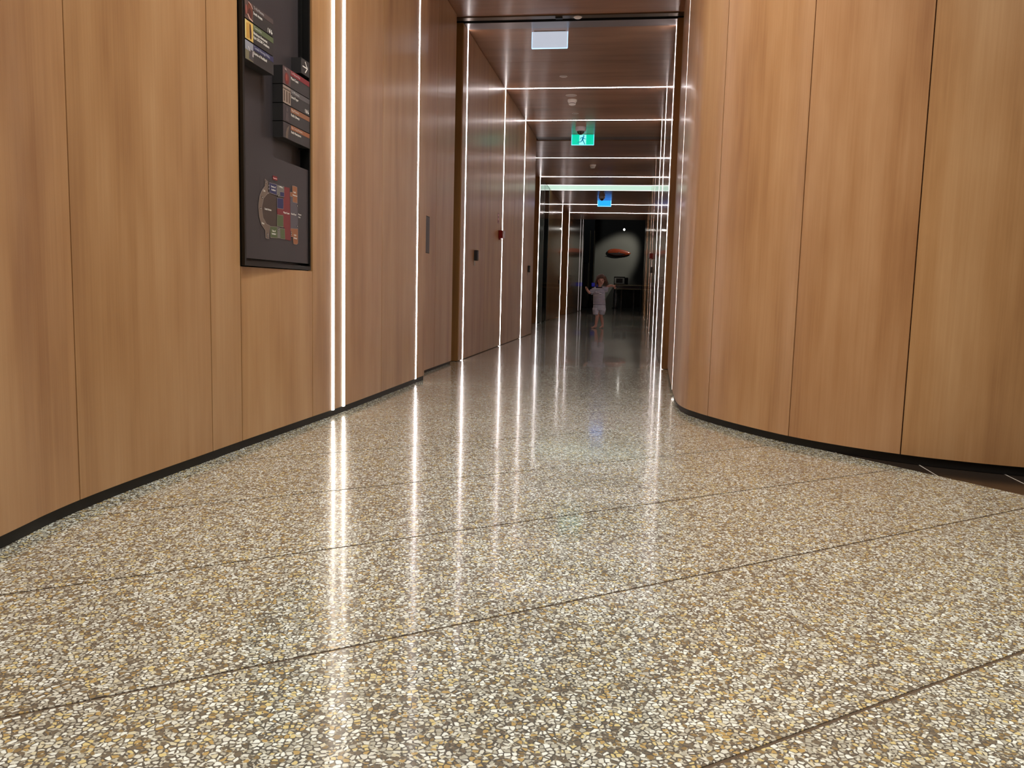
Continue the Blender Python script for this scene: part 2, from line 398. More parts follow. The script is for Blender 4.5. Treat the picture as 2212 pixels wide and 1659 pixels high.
# ------------------------------------------------------------------ right wall
rw = Path([(.276, 6.6), (.262, 6.0), (.250, 5.4), (.241, 4.9), (.238, 4.5), (.247, 4.31), (.272, 4.17), (.316, 4.05), (.37, 3.93), (.49, 3.705), (.65, 3.465),
           (.824, 3.29), (1.0, 3.17), (1.15, 3.10), (1.369, 3.035), (1.7, 3.0), (2.2, 3.05), (2.8, 3.25), (3.6, 3.7)])
RB = .033
wr = struct(rw.ribbon(0, rw.s[-1], 0, LOBBY_Z, 'wall_right', VOID, None, front=WT+.004, thick=.05))
rj = [rw.near(p) for p in ((.363, 3.943), (.650, 3.465), (1.001, 3.17), (1.62, 3.0), (2.4, 3.1), (3.1, 3.4))]
sR = rw.near((.2435, 5.018))
cuts = [(0, rw.near((.262, 6.0))), (rw.near((.262, 6.0)), sR-SH+G), (sR+SH-G, rj[0])] + list(zip(rj, rj[1:])) + [(rj[-1], rw.s[-1])]
for a, b in cuts: rw.ribbon(a+G, b-G, RB, LOBBY_Z-.01, 'panel', WOODL, wr)
struct(rw.ribbon(0, rw.s[-1], 0, RB+.01, 'baseboard_right', BLACK, None, front=.014, thick=.02))
wrc = struct(box('wall_right_corridor', XR+WT+.004, XR+.12, 6.87, 28.6, 0, 4.2, VOID))
box('jamb', XR+.004, .36, 6.70, 6.715, .004, CZ-.004, WOODJ, wrc)
box('jamb', .30, .36, 6.60, 6.70, .004, CZ-.004, WOODJ, wrc)
segs = []; prev = 6.715
for d, mid in zip(D, (7.86, 9.72, 11.6, 14.3, 17.8, 21.2, 24.2)):
    segs += [(prev, d-HS), (d+HS, mid)]; prev = mid
run(XR, segs, 1, wrc)
run(XR, [(24.2, 25.5), (25.5, 26.8-HS), (26.8+HS, 28.0-HS), (28.0+HS, 28.6)], 1, wrc, z1=4.2)

# ------------------------------------------------------------------ ceilings
ce = struct(box('ceiling', -2.3, .6, 4.95, 24.2, CZ+.02, CZ+.12, VOID))
def cpanel(x0, x1, a, b): box('panel', x0, x1, a+G*.7, b-G*.7, CZ, CZ+.018, WOODC, ce)
cpanel(-1.50, .30, 4.96, S2-SH); cpanel(-1.50, .30, S2+SH, 6.575)
cy_ = [6.885, 7.86, D[1]-HS, None, D[1]+HS, 9.78, D[2]-HS, None, D[2]+HS, 11.56, None, 11.86, D[3]-HS, None, D[3]+HS, 14.4, D[4]-HS, None, D[4]+HS, 16.60, None,
       17.46, 18.8, D[5]-HS, None, D[5]+HS, 21.2, D[6]-HS, None, D[6]+HS, 24.2]
for a, b in zip(cy_, cy_[1:]):
    if a and b: cpanel(XL-.01 if b < 11.6 else -2.08, XR+.012, a, b)
box('recess', XL-.01, XR+.012, 11.57, 11.85, CZ+.012, CZ+.018, pl('grey_ceiling_slot', (104, 92, 88), .4), ce)
box('end_fascia', -2.2, XR+.1, 24.2, 24.22, CZ, 4.3, WOODC, ce)
struct(box('ceiling_lobby', -2.5, 6, -4.5, 4.95, LOBBY_Z, LOBBY_Z+.1, CEILW))
struct(box('wall_lobby_bulkhead', -1.6, .8, 4.935, 4.955, CZ, LOBBY_Z, WOODL))
struct(box('ceiling_far_hall', -7, 6, 24.22, 37, 5.0, 5.1, ROOMD))
# door track across the portal
tr = struct(box('trim_1', -1.60, .36, 6.575, 6.645, CZ-.008, CZ+.018, BRONZE))
box('channel', -1.60, .36, 6.645, 6.715, CZ+.004, CZ+.018, VOID, tr)
box('soffit_plate', -1.46, .236, 6.715, 6.884, CZ-.002, CZ+.016, SATIN, tr)
box('lip', -1.60, .36, 6.712, 6.720, CZ-.005, CZ+.016, BLACK, tr)
sn = empty('door_sensor', (-.535, 6.62, CZ-.008), 'small silver dome sensor on the door track over the portal', 'sensor')
keep(MB().rev([(.033, 0), (.031, -.006), (.024, -.011), (.01, -.014)], (-.535, 6.61, CZ-.008)).build('dome', WHITE, smooth=True), sn)
keep(MB().rev([(.037, 0), (.037, -.003), (.033, -.003)], (-.535, 6.61, CZ-.008)).build('collar', STEEL), sn)
lk = tag(box('door_latch', -.71, -.655, 6.60, 6.64, CZ-.016, CZ-.008, BLACK, bevel=.002), 'small black latch block on the door track left of the silver sensor', 'latch')

# ------------------------------------------------------------------ LED strips
def strip(x0, x1, y0, y1, z0, z1, label, group, mat=LED, trim=None):
    o = empty('strip_light', ((x0+x1)/2, (y0+y1)/2, z0), label, 'light', group)
    keep(box('diffuser', x0, x1, y0, y1, z0, z1, mat), o)
    return o
gl = 'vertical light strips in the left walls'; gr = 'vertical light strips in the right walls'; gc = 'light strips across the corridor ceiling'
strip(-1.392, -1.3685, S0-SH+.001, S0+SH-.001, LB-.002, LOBBY_Z-.02, 'white vertical light strip right of the directory sign, left one of the close pair', gl, LEDW)
strip(-1.388, -1.3655, S1-SH+.001, S1+SH-.001, LB-.002, LOBBY_Z-.02, 'white vertical light strip right of the directory sign, right one of the close pair', gl, LEDW)
strip(-1.386, -1.3645, S2-SH+.001, S2+SH-.001, LB-.002, LOBBY_Z-.02, 'single white vertical light strip at the left wall corner beside the flush dark plate', gl)
ln = ['white vertical light strip at the left jamb of the portal opening', 'white vertical light strip in the left wall touching the red call point',
      'white vertical light strip in the left wall just before the second black card reader', None,
      'white vertical light strip at the edge of the glazed bay on the left', 'thin vertical light strip left of the farther brown door recess',
      'thin vertical light strip right of the farther brown door recess']
for d, t in zip(D, ln):
    if t is None: continue
    x = XL if d < 11 else XW
    strip(x-.018, x+.0012, d-HS+.001, d+HS-.001, .006, CZ-.004, t, gl)
strip(XW-.018, XW+.001, 26.79, 26.81, .02, 4.1, 'left one of the two thin light strips beside the dark hall', gl, LEDD)
strip(XW-.018, XW+.001, 27.99, 28.01, .02, 4.1, 'right one of the two thin light strips beside the dark hall', gl, LEDD)
p = rw.at(sR)
strip(p.x+.0003, p.x+.02, 5.018-SH+.001, 5.018+SH-.001, RB-.002, LOBBY_Z-.02, 'thin vertical light strip in the curved right wall near its rounded end', gr, LEDW)
rn_ = ['white vertical light strip at the right jamb of the portal opening', 'second vertical light strip in the right corridor wall counted from the portal',
       'third vertical light strip in the right corridor wall counted from the portal', 'fourth vertical light strip in the right corridor wall counted from the portal',
       'fifth vertical light strip in the right corridor wall, level with the glazed bay', 'sixth vertical light strip in the right corridor wall counted from the portal',
       'seventh vertical light strip in the right corridor wall counted from the portal']
for d, t in zip(D, rn_): strip(XR-(.0008 if d < 9 else .0004 if d < 11 else -.0003), XR+.018, d-HS+.001, d+HS-.001, .006, CZ-.004, t, gr)
strip(XR+.0004, XR+.018, 26.79, 26.81, .02, 4.1, 'last but one light strip in the right wall, beyond the end of the ceiling', gr, LEDD)
strip(XR+.0004, XR+.018, 27.99, 28.01, .02, 4.1, 'last light strip in the right wall, beside the dark hall', gr, LEDD)
cn = {1: 'nearest bright light strip across the corridor ceiling, between blank sign and smoke detector', 2: 'second light strip across the corridor ceiling, just in front of the green exit sign',
      3: 'third light strip across the corridor ceiling, behind the green exit sign', 4: 'thin ceiling light strip just before the wide greenish light panel',
      5: 'thin ceiling light strip behind the small blue sign', 6: 'last light strip across the corridor ceiling before the dark hall'}
for k, t in cn.items():
    x0 = XL if k < 3 else (-2.04 if k == 3 else XW)
    strip(x0, XR, D[k]-HS+.001, D[k]+HS-.001, CZ-.0012, CZ+.016, t, gc)
strip(-1.46, .24, S2-SH+.001, S2+SH-.001, CZ-.001, CZ+.016, 'light strip across the alcove ceiling in front of the door track', gc)
gp = empty('light_panel', (-.81, 17.03, CZ), 'wide glowing pale green ceiling panel with white edges across the corridor', 'light')
keep(box('diffuser', XW, XR, 16.64, 17.42, CZ-.001, CZ+.012, pl('pale_green_diffuser', (190, 225, 205), .4, emit=(202, 236, 218), es=.95)), gp)
for a in (16.605, 17.42): keep(box('edge_light', XW, XR, a, a+.035, CZ-.0015, CZ+.012, pl('panel_edge_glow', (255, 255, 255), .4, emit=(250, 255, 250), es=3)), gp)

# ------------------------------------------------------------------ lobby downlights (above the frame)
DLM = pl('downlight_lens', (255, 240, 215), .5, emit=(255, 226, 186), es=6)
k_ = 0
for (x, y, pw, nm) in [(-.2, 3.5, .9, 'over the paired strips'), (-.3, 1.9, .35, 'before the directory'), (-.6, 2.85, 2.4, 'beside the curved wall'), (-.35, .6, 1.1, 'over the first slabs'),
                       (.9, 1.0, 1.5, 'over the slab edge'), (2.1, 1.9, .6, 'over the dark stone'), (.3, -.7, .8, 'behind the viewer'), (1.9, -.6, 1.1, 'behind and right of the viewer')]:
    o = empty('downlight', (x, y, LOBBY_Z), 'round recessed downlight in the lobby ceiling ' + nm, 'light', 'recessed downlights of the lobby')
    keep(MB().rev([(.075, 0), (.075, -.006), (.062, -.008), (.058, -.001)], (x, y, LOBBY_Z)).build('rim', WHITE, smooth=True), o)
    keep(MB().rev([(.057, -.0005), (.057, -.003)], (x, y, LOBBY_Z)).build('lens', DLM), o)
    ld = bpy.data.lights.new('downlight_lamp', 'SPOT'); ld.energy = DOWN*pw*3; ld.color = (1, .965, .90); ld.spot_size = math.radians(150); ld.spot_blend = .9; ld.shadow_soft_size = .06
    lo = bpy.data.objects.new('downlight_lamp', ld); COL.objects.link(lo); lo.location = (0, 0, -.02); lo.parent = o

# lobby enclosure outside the frame
struct(box('wall_rear', -2.5, 6, -4.5, -4.4, 0, LOBBY_Z, REARW))
struct(box('wall_far_right', 5.5, 5.6, -4.5, 5, 0, LOBBY_Z, REARW))
struct(box('wall_right_rear', 3.6, 5.6, 3.75, 3.85, 0, LOBBY_Z, REARW))

# ------------------------------------------------------------------ text helper
def text(body, y, z, x, size, mat, name='lettering', align='LEFT', face='X', sx=1.0):
    cu = bpy.data.curves.new(name, 'FONT'); cu.body = body; cu.size = size; cu.align_x = align; cu.extrude = .0002; cu.resolution_u = 2
    t = bpy.data.objects.new(name, cu); COL.objects.link(t); bpy.context.view_layer.update()
    dg = bpy.context.evaluated_depsgraph_get(); me = bpy.data.meshes.new_from_object(t.evaluated_get(dg))
    bpy.data.objects.remove(t)
    for v in me.vertices:       # text plane -> wall plane facing +X, reading towards +Y
        a, b, c = v.co; v.co = (x+c+.0003, y+a*sx, z+b)
    me.materials.clear(); me.materials.append(mat); me.update()
    o = bpy.data.objects.new(name, me); COL.objects.link(o); return o
def wallpoly(name, pts, x, mat, t=.0006):     # flat shape printed on the sign, facing +X
    n = len(pts); V = [(x, a, b) for a, b in pts] + [(x+t, a, b) for a, b in pts]
    Fc = [tuple(range(n-1, -1, -1)), tuple(range(n, 2*n))] + [(i, (i+1) % n, n+(i+1) % n, n+i) for i in range(n)]
    o = mesh_obj(name, V, Fc, mat); bm = bmesh.new(); bm.from_mesh(o.data); bmesh.ops.recalc_face_normals(bm, faces=bm.faces); bm.to_mesh(o.data); bm.free()
    return o
def wp_rect(name, y0, y1, z0, z1, x, mat): return wallpoly(name, [(y0, z0), (y1, z0), (y1, z1), (y0, z1)], x, mat)

# ------------------------------------------------------------------ directory sign
XS = -1.387; XB = -1.428
ds = empty('directory_sign', (-1.41, 3.067, .668), 'tall black recessed directory board with a coloured floor map and destination tiles', 'sign')
fr = MB().box(XB-.01, XS, 2.766, 2.779, .668, 1.95).box(XB-.01, XS, 3.356, 3.368, .668, 1.95).box(XB-.01, XS, 2.779, 3.356, .668, .684).box(XB-.01, XS, 2.779, 3.356, 1.936, 1.95)
keep(fr.build('frame', SIGNB), ds)
bp_ = keep(box('back_panel', XB-.012, XB, 2.774, 3.36, .676, 1.944, SIGN), ds)
keep(MB().box(XB, XB+.006, 2.782, 2.786, .69, 1.93).box(XB, XB+.006, 2.786, 3.352, .69, .694).build('inner_bead', SIGNB), ds)
keep(box('shade_strip', XB, XB+.012, 3.338, 3.355, 1.17, 1.93, SIGNB), ds)  # black strip put in as the deep shade beside the right tiles
CM = {}
def cm(c):
    if c not in CM: CM[c] = pl('print_%02x%02x%02x' % c, c, .5)
    return CM[c]
def sub(o, par): o.parent = par; o.matrix_parent_inverse = par.matrix_parent_inverse if False else Matrix.Identity(4); return o
def put(par, o):     # par is a mesh part whose own matrix is identity in world space
    o.parent = par; return o
def tile(y0, y1, z0, z1, pic, band, maori, eng, icons=False):
    t = box('direction_tile', XB, XS+.002, y0, y1, z0, z1, SIGNT); keep(t, ds)
    x = XS+.002; yi = y0+(y1-y0)*.275; h = z1-z0; zb = z1-h*.30
    # pictures: small printed scenes made of flat shapes
    put(t, wp_rect('picture', y0+.001, yi, z0+.001, z1-.001, x, cm(pic[0])))
    x2 = x+.0007
    for c, pts in pic[1]:
        put(t, wallpoly('picture_shape', [(y0+.001+(yi-y0-.001)*a, z0+.001+(h-.002)*b) for a, b in pts], x2, cm(c), .0003)); x2 += .0003
    put(t, wp_rect('header_band', yi+.001, y1-.0005, zb, z1-.001, x, cm(band)))
    bl = tuple(min(255, int(v*.4+140)) for v in band)
    put(t, text(maori, yi+.005, zb+h*.085, x+.0008, h*.21, cm(bl)))
    for k, ln in enumerate(eng):
        put(t, text(ln, yi+.004, zb-h*.215-k*h*.22, x, h*.22, INK, sx=.92))
    if icons:   # arrow up, person, wheelchair
        yy = y1-.045; zz = z0+.006
        put(t, wallpoly('icon', [(yy, zz), (yy+.002, zz), (yy+.002, zz+.010), (yy+.004, zz+.010), (yy+.001, zz+.015), (yy-.002, zz+.010), (yy, zz+.010)], x, INK))
        put(t, wallpoly('icon', [(yy+.012, zz), (yy+.018, zz), (yy+.020, zz+.008), (yy+.017, zz+.010), (yy+.017, zz+.015), (yy+.013, zz+.015), (yy+.013, zz+.010), (yy+.010, zz+.008)], x, INK))
        put(t, wallpoly('icon', [(yy+.027, zz+.001), (yy+.034, zz), (yy+.037, zz+.006), (yy+.031, zz+.008), (yy+.030, zz+.015), (yy+.027, zz+.015)], x, INK))
    return t
yl0, yl1 = 2.781, 3.009
el_ = lambda cx, cz, rx, rz, n=12, a0=0, a1=6.2832: [(cx+rx*math.cos(a0+(a1-a0)*i/n), cz+rz*math.sin(a0+(a1-a0)*i/n)) for i in range(n)]
tile(yl0, yl1, 1.5245, 1.588, ((84, 62, 58), [((104, 52, 36), el_(.62, .5, .33, .45)), ((70, 30, 28), el_(.6, .35, .22, .3)), ((214, 176, 160), [(.3, .25), (.5, .06), (.95, .0), (.95, .06), (.6, .12), (.36, .3)]),
      ((200, 160, 150), [(.4, .93), (.7, .86), (.9, .7), (.94, .74), (.72, .92), (.42, .98)]), ((150, 84, 74), el_(.12, .45, .1, .28))]), (74, 62, 62), 'Te Ao Marama', ['South Atrium'], True)
tile(yl0, yl1, 1.4555, 1.521, ((206, 172, 96), [((184, 140, 66), [(.15, .05), (.5, .1), (.5, .9), (.15, .85)]), ((70, 30, 18), [(.55, .9), (.68, .86), (.78, .45), (.76, .1), (.58, .12), (.55, .5)]),
      ((226, 208, 140), [(0, 0), (.1, 0), (.1, 1), (0, 1)])]), (84, 94, 66), 'Tuarua Iho', ['Brickman Awesome:', 'Epic LEGO\u00ae Creations'])
tile(yl0, yl1, 1.3865, 1.452, ((140, 142, 152), [((112, 106, 84), [(0, 0), (1, 0), (1, .4), (.5, .5), (0, .52)]), ((72, 66, 70), [(.45, .1), (.98, .05), (.98, .62), (.5, .6)]), ((214, 208, 206), [(.3, .7), (.55, .5), (.6, .52), (.36, .74)]),
      ((190, 180, 180), [(.85, .3), (.97, .28), (.97, .58), (.88, .6)])]), (48, 48, 84), 'Tamaki Herenga Waka', ['Stories of Auckland'])
yr0, yr1 = 3.090, 3.352
tile(yr0, yr1, 1.3785, 1.447, ((88, 68, 70), [((112, 44, 42), el_(.5, .38, .3, .34)), ((150, 76, 66), el_(.45, .42, .1, .2)), ((150, 132, 130), [(.2, .82), (.45, .8), (.45, .9), (.2, .94)])]), (124, 40, 48), 'Te Marae Atea', ['Maori Court'])
tile(yr0, yr1, 1.3075, 1.3755, ((150, 134, 124), [((84, 66, 58), [(.1, .1), (.24, .1), (.24, .72), (.1, .72)]), ((84, 66, 58), [(.42, .1), (.56, .1), (.56, .72), (.42, .72)]), ((84, 66, 58), [(.74, .1), (.88, .1), (.88, .72), (.74, .72)]),
      ((112, 100, 94), [(0, .82), (1, .82), (1, .88), (0, .88)])]), (88, 84, 86), 'Te Whakatau', ['Grand Foyer'], True)
tile(yr0, yr1, 1.2385, 1.3045, ((62, 54, 58), [((86, 76, 76), el_(.5, .75, .1, .14)), ((78, 68, 70), [(.25, .05), (.75, .05), (.65, .55), (.35, .55)])]), (140, 94, 68), 'Nga Moutere', ['Pacific Lifeways'])
tile(yr0, yr1, 1.1755, 1.2355, ((60, 53, 56), [((102, 88, 78), [(.3, .02), (.6, .02), (.66, .5), (.8, .9), (.5, .7), (.36, .4)])]), (148, 92, 62), 'Nga Taonga Moutere', ['Pacific Masterpieces'])
ar = keep(box('direction_tile', XB, XS+.002, 3.268, 3.352, 1.463, 1.524, SIGNT), ds)
def bar(p, q, w):
    d = Vector((q[0]-p[0], q[1]-p[1])).normalized(); n = Vector((-d.y, d.x))*w/2
    return [(p[0]+n.x, p[1]+n.y), (p[0]-n.x, p[1]-n.y), (q[0]-n.x, q[1]-n.y), (q[0]+n.x, q[1]+n.y)]
for i, (a, b) in enumerate((((3.283, 1.494), (3.329, 1.494)), ((3.307, 1.516), (3.331, 1.494)), ((3.307, 1.472), (3.331, 1.494)))):
    put(ar, wallpoly('arrow', bar(a, b, .0045), XS+.002+i*.0002, INK))
# floor map
keep(box('map_panel', XB, -1.3925, 2.787, 3.3555, .695, 1.087, SIGN), ds)
XM = -1.3923; KM = .9751
def tm(a, b): return (a*KM, .6+(b-.6)*KM)
mp_ = keep(wallpoly('floor_map', [(2.90, .768), (3.25, .768), (3.25, 1.01), (2.90, 1.01)], XM, SIGN, .0001), ds)
MAP = {
 (112, 96, 86): [[(3.0144,1.0044),(3.0416,.9976),(3.0395,.9578),(3.0527,.956),(3.0328,.9499),(3.0032,.9308),(2.9865,.8949),(2.9972,.8563),(3.0272,.8346),(3.0556,.8311),(3.046,.781),(3.0163,.781),(3.0156,.8106),(2.9819,.8293),(2.9642,.8589),(2.9581,.8976),(2.9696,.9353),(2.9911,.9604),(3.0158,.9771)]],
 (68, 55, 50): [[(3.0527,.9551),(3.1133,.9486),(3.1161,.8322),(3.057,.8321),(3.0272,.8354),(2.9985,.8569),(2.9877,.8951),(3.0045,.9309),(3.0328,.9493)]],
 (44, 46, 88): [[(3.0535,.9963),(3.119,.9968),(3.1203,.9559),(3.0561,.9584)], [(3.1499,.973),(3.1905,.9755),(3.1887,.9564),(3.1503,.9549)], [(3.1222,.9458),(3.1814,.9496),(3.1808,.9075),(3.1229,.9055)]],
 (112, 110, 106): [[(3.1204,.9969),(3.1894,.9984),(3.1905,.9776),(3.1485,.9734),(3.1481,.9526),(3.1217,.9546)], [(3.1244,.8317),(3.1461,.8311),(3.1489,.7879),(3.1265,.7879)]],
 (118, 44, 50): [[(3.1908,.9977),(3.2427,.9992),(3.2468,.9219),(3.251,.7854),(3.1985,.7872),(3.1926,.8317),(3.1811,.8362),(3.1811,.8835),(3.1225,.8819),(3.1215,.9036),(3.1822,.9062),(3.1836,.9513),(3.1901,.9551)]],
 (80, 92, 62): [[(3.1225,.8801),(3.1797,.8819),(3.1797,.8352),(3.1203,.8349)], [(3.0582,.8293),(3.1216,.8315),(3.1244,.7877),(3.0594,.7863)], [(3.1475,.8282),(3.1918,.8295),(3.1956,.7879),(3.1511,.788)]],
 (146, 94, 64): [[(3.269,1.0117),(3.2918,1.013),(3.3186,1.0118),(3.3202,.9457),(3.2734,.9462),(3.273,.9677),(3.2482,.9663),(3.2477,.983),(3.2709,.9843)], [(3.2516,.8357),(3.3245,.8399),(3.3238,.779),(3.3097,.7734),(3.2773,.7746),(3.2731,.8033),(3.2527,.8025)]],
 (88, 84, 92): [[(3.2489,.9658),(3.2722,.9667),(3.2742,.9454),(3.3218,.9446),(3.3268,.8413),(3.2502,.8369)]]}
OUTL = cm((150, 138, 134))
for c, polys in MAP.items():
    for pts in polys:
        pts = [tm(*q) for q in pts]
        ctr = Vector((sum(a for a, b in pts)/len(pts), sum(b for a, b in pts)/len(pts)))
        put(mp_, wallpoly('map_area', pts, XM+.0011, cm(c), .0004))
        for i in range(len(pts)):     # pale outline
            if c in ((112, 96, 86), (44, 46, 88), (80, 92, 62), (146, 94, 64)):
                put(mp_, wallpoly('map_line', bar(pts[i], pts[(i+1) % len(pts)], .0013), XM+.0013+.00001*i, OUTL, .0003))
for body, y, z, s in (('Stories of', 3.068, .981, .010), ('Auckland', 3.070, .969, .010), ('Te Whare', 3.137, .989, .009), ('Maori Court', 3.180, .891, .011), ('Grand Foyer', 3.254, .893, .010), ('South Atrium', 3.010, .8885, .0105),
                      ('Tales of', 3.072, .810, .010), ('Auckland', 3.070, .799, .010), ('Pacific', 3.280, .984, .010), ('Masterpieces', 3.272, .972, .0085), ('Pacific', 3.282, .808, .010), ('Lifeways', 3.280, .796, .0095),
                      ('Cafe', 2.998, .956, .010), ('Shop', 2.985, .832, .010), ('Museum', 3.328, .898, .009), ('Entry', 3.330, .887, .009)):
    y, z = tm(y, z); put(mp_, text(body, y, z, XM+.0017, s, INK))
put(mp_, wp_rect('map_marker', 3.009, 3.048, 1.0017, 1.0173, XM+.0011, cm((120, 24, 30))))
put(mp_, text('You are here', 3.0106, 1.0061, XM+.0017, .008, cm((240, 190, 190)), sx=.8))
for (y, z) in ((3.022, .994), (2.991, .933), (2.977, .889), (3.034, .797), (3.034, .79), (3.133, .955), (3.134, .823), (3.256, .82), (3.256, .812), (3.048, .985), (3.048, .972), (3.318, .935), (3.318, .85)):
    y, z = tm(y, z); put(mp_, wp_rect('map_symbol', y-.004, y+.004, z-.004, z+.004, XM+.0015, SIGNB)); put(mp_, wallpoly('map_symbol', [(y-.002, z-.002), (y+.002, z-.002), (y, z+.003)], XM+.0022, INK, .0002))

# ------------------------------------------------------------------ wall fittings
fp = empty('wall_plate', (-1.472, 5.645, .858), 'flush dark rectangular plate on the alcove wall beside the portal', 'plate')
keep(box('cover', -1.472, -1.4695, 5.562, 5.728, .858, 1.106, DARKP, bevel=.0008), fp)
keep(box('shadow_gap', -1.472, -1.4712, 5.557, 5.733, .853, 1.111, BLACK), fp)
def reader(x, s, y, z0, z1, label, plate=True):
    o = empty('card_reader', (x, y+.06, z0), label, 'card reader', 'black card readers on the corridor walls')
    pr = [(0, 0), (.028, .004), (.032, .02), (.032, .05), (.024, .085), (0, .09)]
    n = len(pr); V = []
    for z in (z0, z1): V += [(x+s*a, y+b, z) for a, b in pr]
    body = mesh_obj('housing', V, [tuple(range(n)), tuple(range(2*n-1, n-1, -1))]+[(i, (i+1) % n, n+(i+1) % n, n+i) for i in range(n)], RDBLK)
    bm = bmesh.new(); bm.from_mesh(body.data); bmesh.ops.recalc_face_normals(bm, faces=bm.faces); bmesh.ops.bevel(bm, geom=list(bm.edges), offset=.003, segments=2, affect='EDGES'); bm.to_mesh(body.data); bm.free()
    keep(body, o)
    if plate: keep(box('label_plate', min(x, x+s*.003), max(x, x+s*.003), y-.01, y+.06, z0-.045, z0-.006, pl('plate_steel', (150, 138, 120), .4, .3)), o)
    keep(box('indicator', min(x+s*.0325, x+s*.0335), max(x+s*.0325, x+s*.0335), y+.03, y+.042, z1-.02, z1-.014, cm((60, 60, 70))), o)
    return o
reader(XL, 1, 7.31, .868, .962, 'black card reader on the left wall just inside the portal')
reader(XL, 1, 11.02, .862, .95, 'black card reader at the far end of the left wall panels')
reader(XW, 1, 19.66, .81, .90, 'small black reader on the far left wall before the farther brown recess', False)
reader(XR, -1, 12.62, .93, 1.02, 'black card reader on the right corridor wall')
def callpoint(x, s, y, label):
    o = empty('fire_call_point', (x, y+.05, 1.155), label, 'alarm button', 'fire call points')
    a, b = sorted((x, x+s*.043)); keep(box('housing', a, b, y, y+.10, 1.155, 1.238, RED, bevel=.004), o)
    a, b = sorted((x+s*.0432, x+s*.058)); keep(box('cover', a, b, y+.004, y+.096, 1.158, 1.235, pl('clear_cover', (215, 205, 215), .15), bevel=.006), o)
    a, b = sorted((x, x+s*.012)); keep(box('conduit', a, b, y+.03, y+.05, 1.14, 1.157, RED), o)
callpoint(XL, 1, 8.60, 'red fire call point beside a light strip on the left wall')
callpoint(XR, -1, 12.9, 'red fire call point on the right corridor wall')
nt_ = empty('notice', (XL, 8.57, 1.31), 'narrow pale pink notice on the wall above the red call point', 'notice')
keep(box('sheet', XL, XL+.0015, 8.53, 8.62, 1.305, 1.412, pl('pink_notice', (160, 118, 116), .5)), nt_)
for z in (1.318, 1.345, 1.385): keep(box('print', XL+.0016, XL+.0022, 8.545, 8.60, z, z+.012, pl('notice_ink%d' % int(z*1000), (226, 176, 176) if z > 1.33 else (128, 64, 64), .5)), nt_)

# ------------------------------------------------------------------ ceiling fittings
def disc(x, y, r, label, col=(198, 186, 180)):
    o = empty('ceiling_cap', (x, y, CZ), label, 'cover', 'round caps in the corridor ceiling')
    keep(MB().rev([(r, 0), (r, -.002), (r*.93, -.004), (.001, -.0045)], (x, y, CZ), 24).build('cap', pl('cap_paint', col, .5), smooth=True), o)
    keep(MB().rev([(r+.003, 0), (r+.003, -.0012), (r, -.0012)], (x, y, CZ), 24).build('rim', WHITE), o)
disc(-.803, 8.389, .036, 'small white round cap in the ceiling in front of the nearest ceiling strip')
disc(-.786, 9.177, .058, 'larger white round cap in the ceiling above the near smoke detector')
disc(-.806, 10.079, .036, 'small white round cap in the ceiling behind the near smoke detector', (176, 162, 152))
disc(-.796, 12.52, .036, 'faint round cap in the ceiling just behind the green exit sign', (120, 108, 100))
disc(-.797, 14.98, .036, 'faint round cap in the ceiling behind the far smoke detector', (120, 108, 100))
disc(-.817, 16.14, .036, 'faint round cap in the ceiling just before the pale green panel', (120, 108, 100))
def detector(x, y, label):
    o = empty('smoke_detector', (x, y, CZ), label, 'smoke detector', 'smoke detectors of the corridor')
    keep(MB().rev([(.052, 0), (.052, -.018), (.05, -.022)], (x, y, CZ), 28).build('base', WHITE, smooth=True), o)
    keep(MB().rev([(.044, -.022), (.042, -.036), (.040, -.040)], (x, y, CZ), 28).build('sensor_body', WHITE, smooth=True), o)
    keep(MB().rev([(.036, -.040), (.036, -.047)], (x, y, CZ), 28).build('vent', BLACK), o)
    keep(MB().rev([(.040, -.046), (.036, -.056), (.02, -.061), (.001, -.062)], (x, y, CZ), 28).build('cap', WHITE, smooth=True), o)
detector(-.79, 9.38, 'white smoke detector in the nearer part of the corridor ceiling')
detector(-.80, 14.0, 'white smoke detector farther along behind the green exit sign')
def dome(x, y, label):
    o = empty('security_camera', (x, y, CZ), label, 'camera', 'dome cameras of the corridor')
    keep(MB().rev([(.070, 0), (.070, -.035), (.066, -.048), (.056, -.053)], (x, y, CZ), 28).build('housing', pl('camera_white', (206, 196, 204), .4), smooth=True), o)
    keep(MB().rev([(.048, -.050)]+[(.048*math.cos(a*.1745), -.053-.045*math.sin(a*.1745)) for a in range(0, 9)], (x, y, CZ), 28).build('dome', pl('smoked_dome', (6, 6, 9), .06, coat=1), smooth=True), o)
dome(-.795, 10.90, 'white dome camera hanging in front of the green exit sign')
dome(-.83, 18.5, 'dark dome camera hanging in front of the small blue sign')

def hanging(name, y, x0, x1, z0, label, facec, edge, es, green=False):
    o = empty(name, ((x0+x1)/2, y, CZ), label, 'exit sign' if green else 'sign')
    z1 = CZ-.003
    keep(box('ceiling_plate', x0+.02, x1-.02, y-.012, y+.018, CZ-.004, CZ, STEEL), o)
    pan = keep(box('panel', x0+.004, x1-.004, y, y+.006, z0+.004, z1, pl(name+'_face', facec, .25, emit=facec, es=es)), o)
    em = pl(name+'_edge', edge, .3, emit=edge, es=es*2.0)
    e = MB().box(x0, x0+.005, y-.001, y+.008, z0+.004, z1).box(x1-.005, x1, y-.001, y+.008, z0+.004, z1).box(x0+.003, x1-.003, y-.001, y+.008, z0, z0+.006)
    keep(e.build('edge_light', em), o)
    return o, pan
hanging('hanging_sign', 6.973, -.941, -.640, 2.605, 'blank pale backlit sign hanging just behind the door track', (196, 206, 222), (176, 214, 255), .75)
o, pan = hanging('exit_sign', 11.374, -.951, -.645, 2.598, 'green running man exit sign hanging from the corridor ceiling', (0, 214, 176), (120, 225, 255), .85, True)
